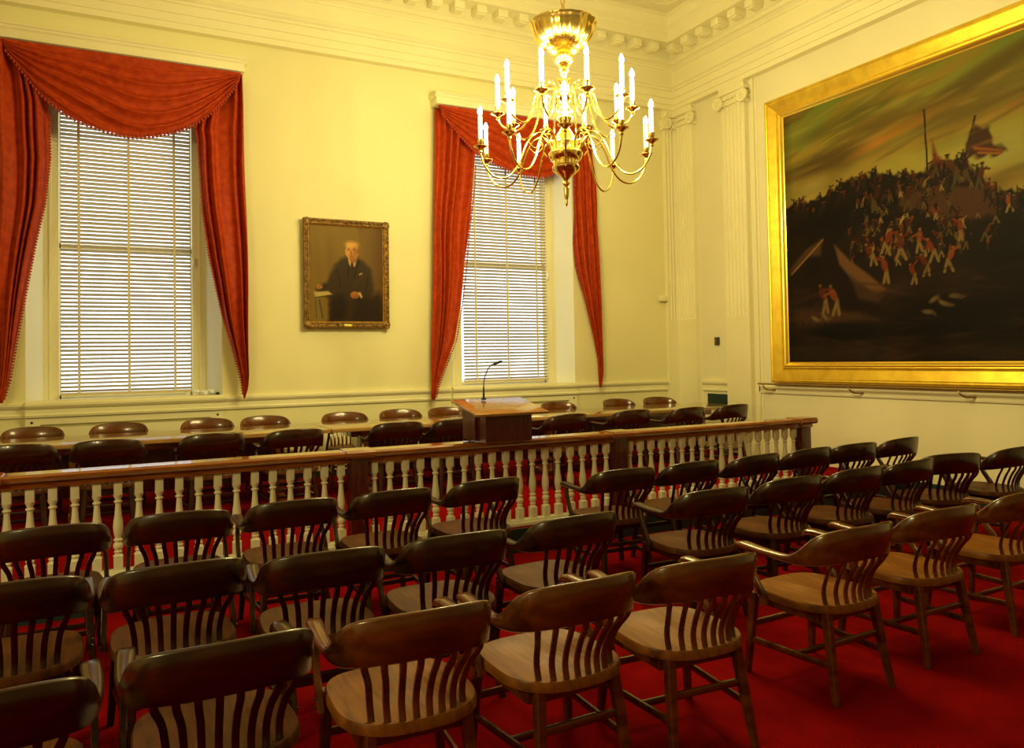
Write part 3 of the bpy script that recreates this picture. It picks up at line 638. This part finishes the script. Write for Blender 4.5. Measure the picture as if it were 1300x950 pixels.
# lectern and its microphone
le = tag(empty('lectern', (2.95, 5.99, .9635)), 'mahogany tabletop lectern with a sloping top standing on the handrail', 'lectern')
bm = bmesh.new()
Vb = [(-.215, -.21, 0), (.215, -.21, 0), (.215, .18, 0), (-.215, .18, 0), (-.215, -.21, .222), (.215, -.21, .222), (.215, .18, .299), (-.215, .18, .299)]
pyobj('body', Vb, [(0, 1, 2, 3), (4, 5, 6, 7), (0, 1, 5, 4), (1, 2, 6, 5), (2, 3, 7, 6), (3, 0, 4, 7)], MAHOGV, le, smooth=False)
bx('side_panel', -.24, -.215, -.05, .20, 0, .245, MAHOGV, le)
bm = bmesh.new(); box(bm, -.33, .35, -.26, .26, -.011, .011, .004); o = obj('reading_board', bm, OAK, le); o.location = (0, -.015, .2735); o.rotation_euler = (math.atan(.197), 0, 0)
bx('foot_board', -.21, .21, -.20, .16, -.012, .0, MAHOG, le)
mi = tag(empty('microphone', (2.90, 6.16, 1.299)), 'black gooseneck microphone on the lectern top', 'microphone')
bm = bmesh.new(); lathe(bm, [(.022, -.008), (.022, .006), (.010, .012), (.007, .10), (.0045, .105)], 14); obj('base', bm, BLACK, mi)
bm = bmesh.new(); sweep(bm, cr([(0, 0, .10), (.006, 0, .16), (.03, -.01, .24), (.07, -.02, .295), (.105, -.03, .305)], 6), .0045, n=8); obj('gooseneck', bm, BLACK, mi)
bm = bmesh.new(); sweep(bm, [(.085, -.024, .298), (.10, -.028, .304), (.15, -.035, .322), (.165, -.037, .326)], [.007, .011, .012, .008], n=12); obj('capsule', bm, BLACK, mi)

# ------------------------------------------------------------------ tables
def table(x0, x1, label):
    t = tag(empty('conference_table', ((x0+x1)/2, 8.52, DZ)), label, 'table', 'long tables on the platform'); hw = (x1-x0)/2
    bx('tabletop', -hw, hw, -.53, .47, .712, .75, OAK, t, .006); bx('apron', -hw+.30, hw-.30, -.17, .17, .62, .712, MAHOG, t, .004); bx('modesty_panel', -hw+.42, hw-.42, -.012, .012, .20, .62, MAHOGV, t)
    n = max(2, int(hw*2/1.9)+1)
    for k in range(n):
        x = -hw+.45+(2*hw-.9)*k/(n-1); p = bx('pedestal', x-.05, x+.05, -.16, .16, .06, .63, MAHOG, t, .006); bx('foot', x-.06, x+.06, -.22, .22, .0, .06, MAHOG, p, .01)
table(-2.6, 2.02, 'long polished wooden table on the platform, left of its joint'); table(2.03, 7.72, 'long polished wooden table running from behind the lectern towards the right wall')
pp = bx('flat_sheet', -.13, .13, -.10, .10, 0, .002, SHEET, loc=(4.46, 8.13, DZ+.7505)); pp.rotation_euler = (0, 0, .03); tag(pp, 'thin white sheet on the table right of the lectern', 'paper')  # thin flat white rectangle lying on the tabletop
# crumpled plastic on the left sill
bm = bmesh.new(); bmesh.ops.create_grid(bm, x_segments=10, y_segments=6, size=.5); rg = random.Random(3)
for v in bm.verts: v.co = Vector((v.co.x*.26, v.co.y*.12, .012+rg.random()*.06))
o = obj('plastic_bag', bm, PLASTIC, smooth=False, loc=(1.0, YB+.10, 1.27)); tag(o, 'crumpled clear plastic bag on the left window sill', 'bag')
o = bx('cable_clip', -.02, .02, -.01, .01, 0, .03, BLACK, bev=.004, loc=(1.14, YB-.02, 1.278)); tag(o, 'tiny black cable clip at the right end of the left sill', 'clip')

# ------------------------------------------------------------------ armchair
def ring_sections():
    half = [(.246, .318, .628, .650, .046, 0), (.258, .285, .640, .674, .060, 0), (.268, .17, .640, .670, .058, 0), (.274, .05, .638, .668, .050, 0), (.273, -.04, .634, .672, .042, .002), (.268, -.10, .632, .706, .034, .006),
            (.254, -.158, .638, .764, .029, .012), (.228, -.206, .648, .800, .027, .017), (.182, -.241, .656, .818, .026, .021), (.118, -.264, .661, .827, .026, .024), (.05, -.277, .664, .831, .026, .026), (0, -.280, .665, .832, .026, .027)]
    L = [(-x, y, a, b, w, l) for x, y, a, b, w, l in half]; R = [h for h in reversed(half[:-1])]
    return cr(L+R, 3)
SEC = ring_sections()
def ring_part(i0, i1):
    bm = bmesh.new(); rings = []
    P = [Vector((s[0], s[1], 0)) for s in SEC]
    for i in range(i0, i1+1):
        t = (P[min(i+1, len(P)-1)]-P[max(i-1, 0)]).normalized(); nrm = Vector((t.y, -t.x, 0))   # outward
        if nrm.dot(P[i]) < 0 and abs(P[i].x) > .1: nrm = -nrm
        if abs(P[i].x) <= .1: nrm = Vector((nrm.x, -abs(nrm.y), 0)).normalized()
        x, y, zb, zt, w, l = SEC[i]; h = zt-zb; c = min(.008, h*.3); hw = w/2; q = []
        for a, z in ((-hw+c, zb), (hw-c, zb), (hw, zb+c), (hw+.002, (zb+zt)/2), (hw, zt-c), (hw-c, zt), (-hw+c, zt), (-hw, zt-c), (-hw+.003, (zb+zt)/2), (-hw, zb+c)):
            k = (z-zb)/h; q.append(bm.verts.new((x+nrm.x*(a+l*k), y+nrm.y*(a+l*k), z)))
        rings.append(q)
    for A, B in zip(rings, rings[1:]):
        for k in range(10): bm.faces.new((A[k], A[(k+1) % 10], B[(k+1) % 10], B[k]))
    bm.faces.new(rings[0]); bm.faces.new(rings[-1]); return bm
def seat_outline(n=44):
    out = []
    for k in range(n):
        a = 2*PI*k/n; c, s = math.cos(a), math.sin(a)
        if s > 0: x = .256*math.copysign(abs(c)**.55, c); y = .300*abs(s)**.46
        else: x = .256*math.copysign(abs(c)**.72, c); y = -.235*abs(s)**.85
        out.append((x*(1 if y < 0 else 1-.02*y/.235), y))
    return out
def make_chair(CHAIRW, SEATW):
    r = tag(empty('armchair'), 'dark wooden armchair', 'chair')
    bm = bmesh.new(); o = seat_outline(); n = len(o); rings = []
    def top(x, y, k):
        d = .016*(1-k**3)*(1 if y < .17 else max(0, 1-(y-.17)/.15)); d *= 1-.55*math.exp(-(x/.05)**2)*(1 if y > 0 else .3)
        return .448-d
    for k, z in ((.88, .398), (1.0, .410), (1.0, .436)): rings.append([bm.verts.new((x*k, y*k, z)) for x, y in o])
    for k in (.975, .9, .75, .55, .35, .15): rings.append([bm.verts.new((x*k, y*k, top(x*k, y*k, k))) for x, y in o])
    for A, B in zip(rings, rings[1:]):
        for k in range(n): bm.faces.new((A[k], A[(k+1) % n], B[(k+1) % n], B[k]))
    bm.faces.new(rings[0]); bm.faces.new(rings[-1]); obj('seat', bm, SEATW, r, ang=.8)
    N = len(SEC)-1; ia = 13
    obj('armrest', ring_part(0, ia), CHAIRW, r, ang=.9); obj('armrest', ring_part(N-ia, N), CHAIRW, r, ang=.9); obj('crest_rail', ring_part(ia, N-ia), CHAIRW, r, ang=.9)
    for k in range(8):
        u = -1+2*k/7; xb, xt = .165*u, .205*u
        yb = -.235*(1-(abs(xb)/.262)**2.2)**.6+.018
        yt = -.276+.055*(abs(xt)/.21)**2.4
        bm = bmesh.new(); pts = cr([(xb, yb, .425), (xb*1.02, yb+.012, .50), (xb*.6+xt*.4, (yb+yt)/2+.012, .58), (xt, yt, .645), (xt, yt-.004, .68)], 3)
        sweep(bm, pts, 0, flat=(.023, .013, (0, 1, 0))); obj('slat', bm, CHAIRW, r)
    for s in (-1, 1):
        bm = bmesh.new(); pts = cr([(s*.260, .240, .655), (s*.266, .225, .58), (s*.272, .180, .50), (s*.274, .140, .44), (s*.272, .125, .385)], 3)
        sweep(bm, pts, 0, flat=([.034]*4+[.036]*4+[.042]*5, .024, (1, 0, 0))); sp = obj('arm_support', bm, CHAIRW, r)
        for dz, dy in ((.405, .122), (.425, .148)):
            bm = bmesh.new(); bmesh.ops.create_icosphere(bm, subdivisions=1, radius=.007); obj('bolt', bm, BLACK, sp, loc=(s*.285, dy, dz))
        for f, (x, y, dx, dy) in enumerate(((.215, .245, .03, .03), (.17, -.165, .035, -.07))):
            bm = bmesh.new(); sweep(bm, [(s*x, y, .412), (s*(x+dx*.5), y+dy*.5, .2), (s*(x+dx), y+dy, 0)], 0, flat=([.044, .038, .030], [.044, .038, .030], (0, 1, 0))); obj('leg', bm, CHAIRW, r)
        bm = bmesh.new(); sweep(bm, [(s*.232, .260, .17), (s*.195, -.205, .17)], 0, flat=(.016, .030, (0, 0, 1))); obj('stretcher', bm, CHAIRW, r)
    for y, z, x in ((.262, .245, .225), (-.185, .26, .185)):
        bm = bmesh.new(); sweep(bm, [(-x, y, z), (x, y, z)], 0, flat=(.016, .030, (0, 0, 1))); obj('stretcher', bm, CHAIRW, r)
    bm = bmesh.new(); sweep(bm, [(-.21, 0, .165), (.21, 0, .165)], 0, flat=(.016, .028, (0, 0, 1))); obj('stretcher', bm, CHAIRW, r)
    bm = bmesh.new(); box(bm, -.20, .20, .22, .24, .36, .405); box(bm, -.16, .16, -.165, -.145, .36, .405); box(bm, -.21, -.19, -.15, .225, .36, .405); box(bm, .19, .21, -.15, .225, .36, .405); obj('seat_frame', bm, CHAIRW, r, smooth=False)
    return r
protos = [[make_chair(CHAIRW, SEATW), 0], [make_chair(CHAIRLIT, SEATLIT), 0]]
def chair(x, y, z, rz, label, group, lit_wood=0):
    p = protos[lit_wood]; c = copy_tree(p[0]) if p[1] else p[0]
    p[1] = 1; c.location = (x, y, z); c.rotation_euler = (0, 0, rz); c['label'] = label; c['category'] = 'chair'; c['group'] = group
ORD = ['leftmost', 'second', 'third', 'fourth', 'fifth', 'sixth', 'seventh', 'eighth', 'ninth', 'tenth', 'eleventh']
def nth(k, n): return 'leftmost' if k == 0 else ('rightmost' if k == n-1 else ORD[k]+' from the left')
rows = [('armchair in the row nearest the balustrade', 'armchairs in the row nearest the balustrade',
         [(-.29, 4.97), (.36, 5.01), (.99, 5.03), (1.62, 5.04), (2.31, 5.11), (3.41, 4.98), (4.06, 5.0), (4.75, 5.03), (5.44, 5.09), (6.06, 5.11), (6.75, 5.17)], [2, -2, 1, 3, 5, -4, 0, 3, 2, -3, 4]),
        ('armchair in the middle row of seats', 'armchairs in the middle row',
         [(-.36, 3.85), (.25, 3.80), (.86, 3.68), (1.49, 3.68), (2.19, 3.75), (3.37, 3.97), (4.11, 4.04), (4.81, 4.09), (5.44, 4.12), (6.11, 4.18), (6.84, 4.17)], [0, 2, -2, 0, 3, -3, 0, 2, 3, -17, 2]),
        ('armchair in the front row closest to the viewer', 'armchairs in the row closest to the viewer',
         [(-.32, 2.68), (.31, 2.75), (.94, 2.72), (1.58, 2.74), (2.21, 2.73), (3.20, 2.82), (3.97, 2.88), (4.82, 2.94)], [0, 1, -1, 2, -3, 2, 0, 2])]
for lab, grp, lst, yw in rows:
    n = len(lst)
    for k, (x, y) in enumerate(lst):
        a = math.radians(yw[k]); 
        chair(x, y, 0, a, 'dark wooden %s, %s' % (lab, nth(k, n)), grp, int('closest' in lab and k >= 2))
near = [(-.67, 7.38), (-.02, 7.36), (.83, 7.40), (1.55, 7.34), (2.60, 7.50), (3.25, 7.50), (4.50, 7.30), (5.41, 7.36), (6.18, 7.28), (6.93, 7.32)]
for k, (x, y) in enumerate(near):
    a = math.radians((0, -3, 2, 4, -2, 3, 3, 0, 4, 5)[k]); chair(x-.28*math.sin(a), y+.28, DZ, a, 'dark armchair on the near side of the long table, %s' % nth(k, 10), 'armchairs on the near side of the table')
far = [(-.69, 9.40), (.08, 9.42), (.97, 9.43), (1.6, 9.42), (2.50, 9.38), (3.23, 9.42), (3.86, 9.38), (5.50, 9.38), (6.55, 9.42), (7.25, 9.41)]
for k, (x, y) in enumerate(far):
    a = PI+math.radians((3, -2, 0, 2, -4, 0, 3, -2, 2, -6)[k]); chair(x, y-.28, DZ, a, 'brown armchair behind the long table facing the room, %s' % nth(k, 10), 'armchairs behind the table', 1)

# ------------------------------------------------------------------ chandelier
CX, CY = 3.651, 5.942; DIRA = math.atan2(-CY, -CX)
ch = tag(empty('chandelier', (CX, CY, 3.0)), 'large brass chandelier with two tiers of lit electric candles', 'chandelier')
zo = -3.0
bm = bmesh.new(); lathe(bm, [(r, z+zo) for r, z in [(0, 3.0), (.006, 3.008), (.014, 3.03), (.010, 3.055), (.018, 3.08), (.024, 3.12), (.026, 3.17), (.014, 3.185), (.032, 3.20), (.034, 3.215), (.018, 3.235), (.03, 3.25), (.055, 3.275), (.085, 3.295), (.12, 3.33), (.125, 3.36), (.112, 3.375), (.112, 3.41), (.135, 3.42), (.150, 3.45), (.155, 3.48), (.14, 3.50), (.12, 3.515), (.115, 3.56), (.12, 3.575), (.10, 3.62), (.06, 3.68), (.03, 3.73), (.045, 3.755), (.07, 3.79), (.075, 3.83), (.05, 3.88), (.025, 3.91), (.03, 3.94), (.065, 3.97), (.085, 4.01), (.08, 4.05), (.045, 4.08), (.025, 4.12), (.022, 4.20), (.045, 4.23), (.022, 4.25), (.06, 4.28), (.085, 4.32), (.09, 4.36), (.06, 4.40), (.05, 4.42)]], 40); obj('stem', bm, BRASS, ch, ang=.7)
bm = bmesh.new(); lathe(bm, [(r, z+zo) for r, z in [(.05, 4.40), (.10, 4.41), (.16, 4.43), (.215, 4.47), (.255, 4.53), (.275, 4.59), (.285, 4.635), (.30, 4.65), (.30, 4.66), (.275, 4.655), (.262, 4.59), (.240, 4.535), (.20, 4.48), (.14, 4.45), (.05, 4.43)]], 96, flute=lambda i, a: 1+(.028*abs(math.cos(10*a)) if i not in (0, 14) else 0)); obj('canopy_bowl', bm, BRASS, ch, ang=1.0)
bm = bmesh.new(); lathe(bm, [(r, z+zo) for r, z in [(.03, 4.45), (.02, 4.55), (.02, 4.70), (.035, 4.73), (.035, 4.76), (.015, 4.79), (.015, 4.81)]], 20); obj('hook_stem', bm, BRASS, ch)
bm = bmesh.new(); z = 4.82+zo; k = 0
while z < ZC+zo-.03:
    q = [(.018*math.cos(a)*(1 if k % 2 else 0), .018*math.cos(a)*(0 if k % 2 else 1), z+.03*math.sin(a)) for a in [2*PI*j/10 for j in range(11)]]
    sweep(bm, q, .006, n=6); z += .046; k += 1
o = obj('chain', bm, BRASS, ch); o['kind'] = 'stuff'
def arm(path, scroll):
    bm = bmesh.new(); sweep(bm, cr([(r, 0, z+zo) for r, z in path], 6), .0088, n=8)
    if scroll: sweep(bm, cr([(r, 0, z+zo) for r, z in scroll], 5), .006, n=6)
    return bm
low = [(.13, 3.50), (.16, 3.60), (.23, 3.655), (.31, 3.62), (.375, 3.52), (.43, 3.38), (.51, 3.27), (.60, 3.235), (.69, 3.27), (.75, 3.35), (.78, 3.455)]
lows = [(.345, 3.57), (.29, 3.52), (.235, 3.54), (.215, 3.585), (.24, 3.61), (.265, 3.595)]
hi = [(.07, 4.01), (.11, 4.09), (.18, 4.10), (.25, 4.02), (.30, 3.88), (.36, 3.76), (.44, 3.70), (.52, 3.72), (.58, 3.77), (.605, 3.82)]
his = [(.27, 3.97), (.22, 3.90), (.17, 3.92), (.16, 3.96), (.185, 3.98)]
def candle_arm(path, scroll, R, zp):
    a = obj('candle_arm', arm(path, scroll), BRASS, ch)
    bm = bmesh.new(); lathe(bm, [(.012, zp-.05+zo), (.018, zp-.04+zo), (.014, zp-.025+zo), (.03, zp-.01+zo), (.062, zp+.006+zo), (.062, zp+.010+zo), (.03, zp+.0+zo), (.012, zp+.004+zo), (.018, zp+.03+zo), (.024, zp+.045+zo), (.026, zp+.07+zo), (.018, zp+.07+zo)], 18, (R, 0)); obj('drip_pan', bm, BRASS, a)
    bm = bmesh.new(); lathe(bm, [(.019, zp+.06+zo), (.019, zp+.275+zo), (.006, zp+.28+zo)], 12, (R, 0)); obj('candle', bm, CANDLE, a)
    bm = bmesh.new(); lathe(bm, [(.008, zp+.278+zo), (.021, zp+.302+zo), (.020, zp+.33+zo), (.008, zp+.358+zo), (0, zp+.367+zo)], 8, (R, 0)); obj('bulb', bm, BULB, a)
    return a
for path, sc, R, zp, off in ((low, lows, .78, 3.50, 0), (hi, his, .605, 3.86, PI/10)):
    a0 = candle_arm(path, sc, R, zp); a0.rotation_euler = (0, 0, DIRA+off)
    for k in range(10):
        an = DIRA+off+2*PI*k/10
        if k:
            c = copy_tree(a0, ch); c.rotation_euler = (0, 0, an)
        lamp((CX+R*math.cos(an), CY+R*math.sin(an), zp+.40), CANDLE_W, radius=.02)
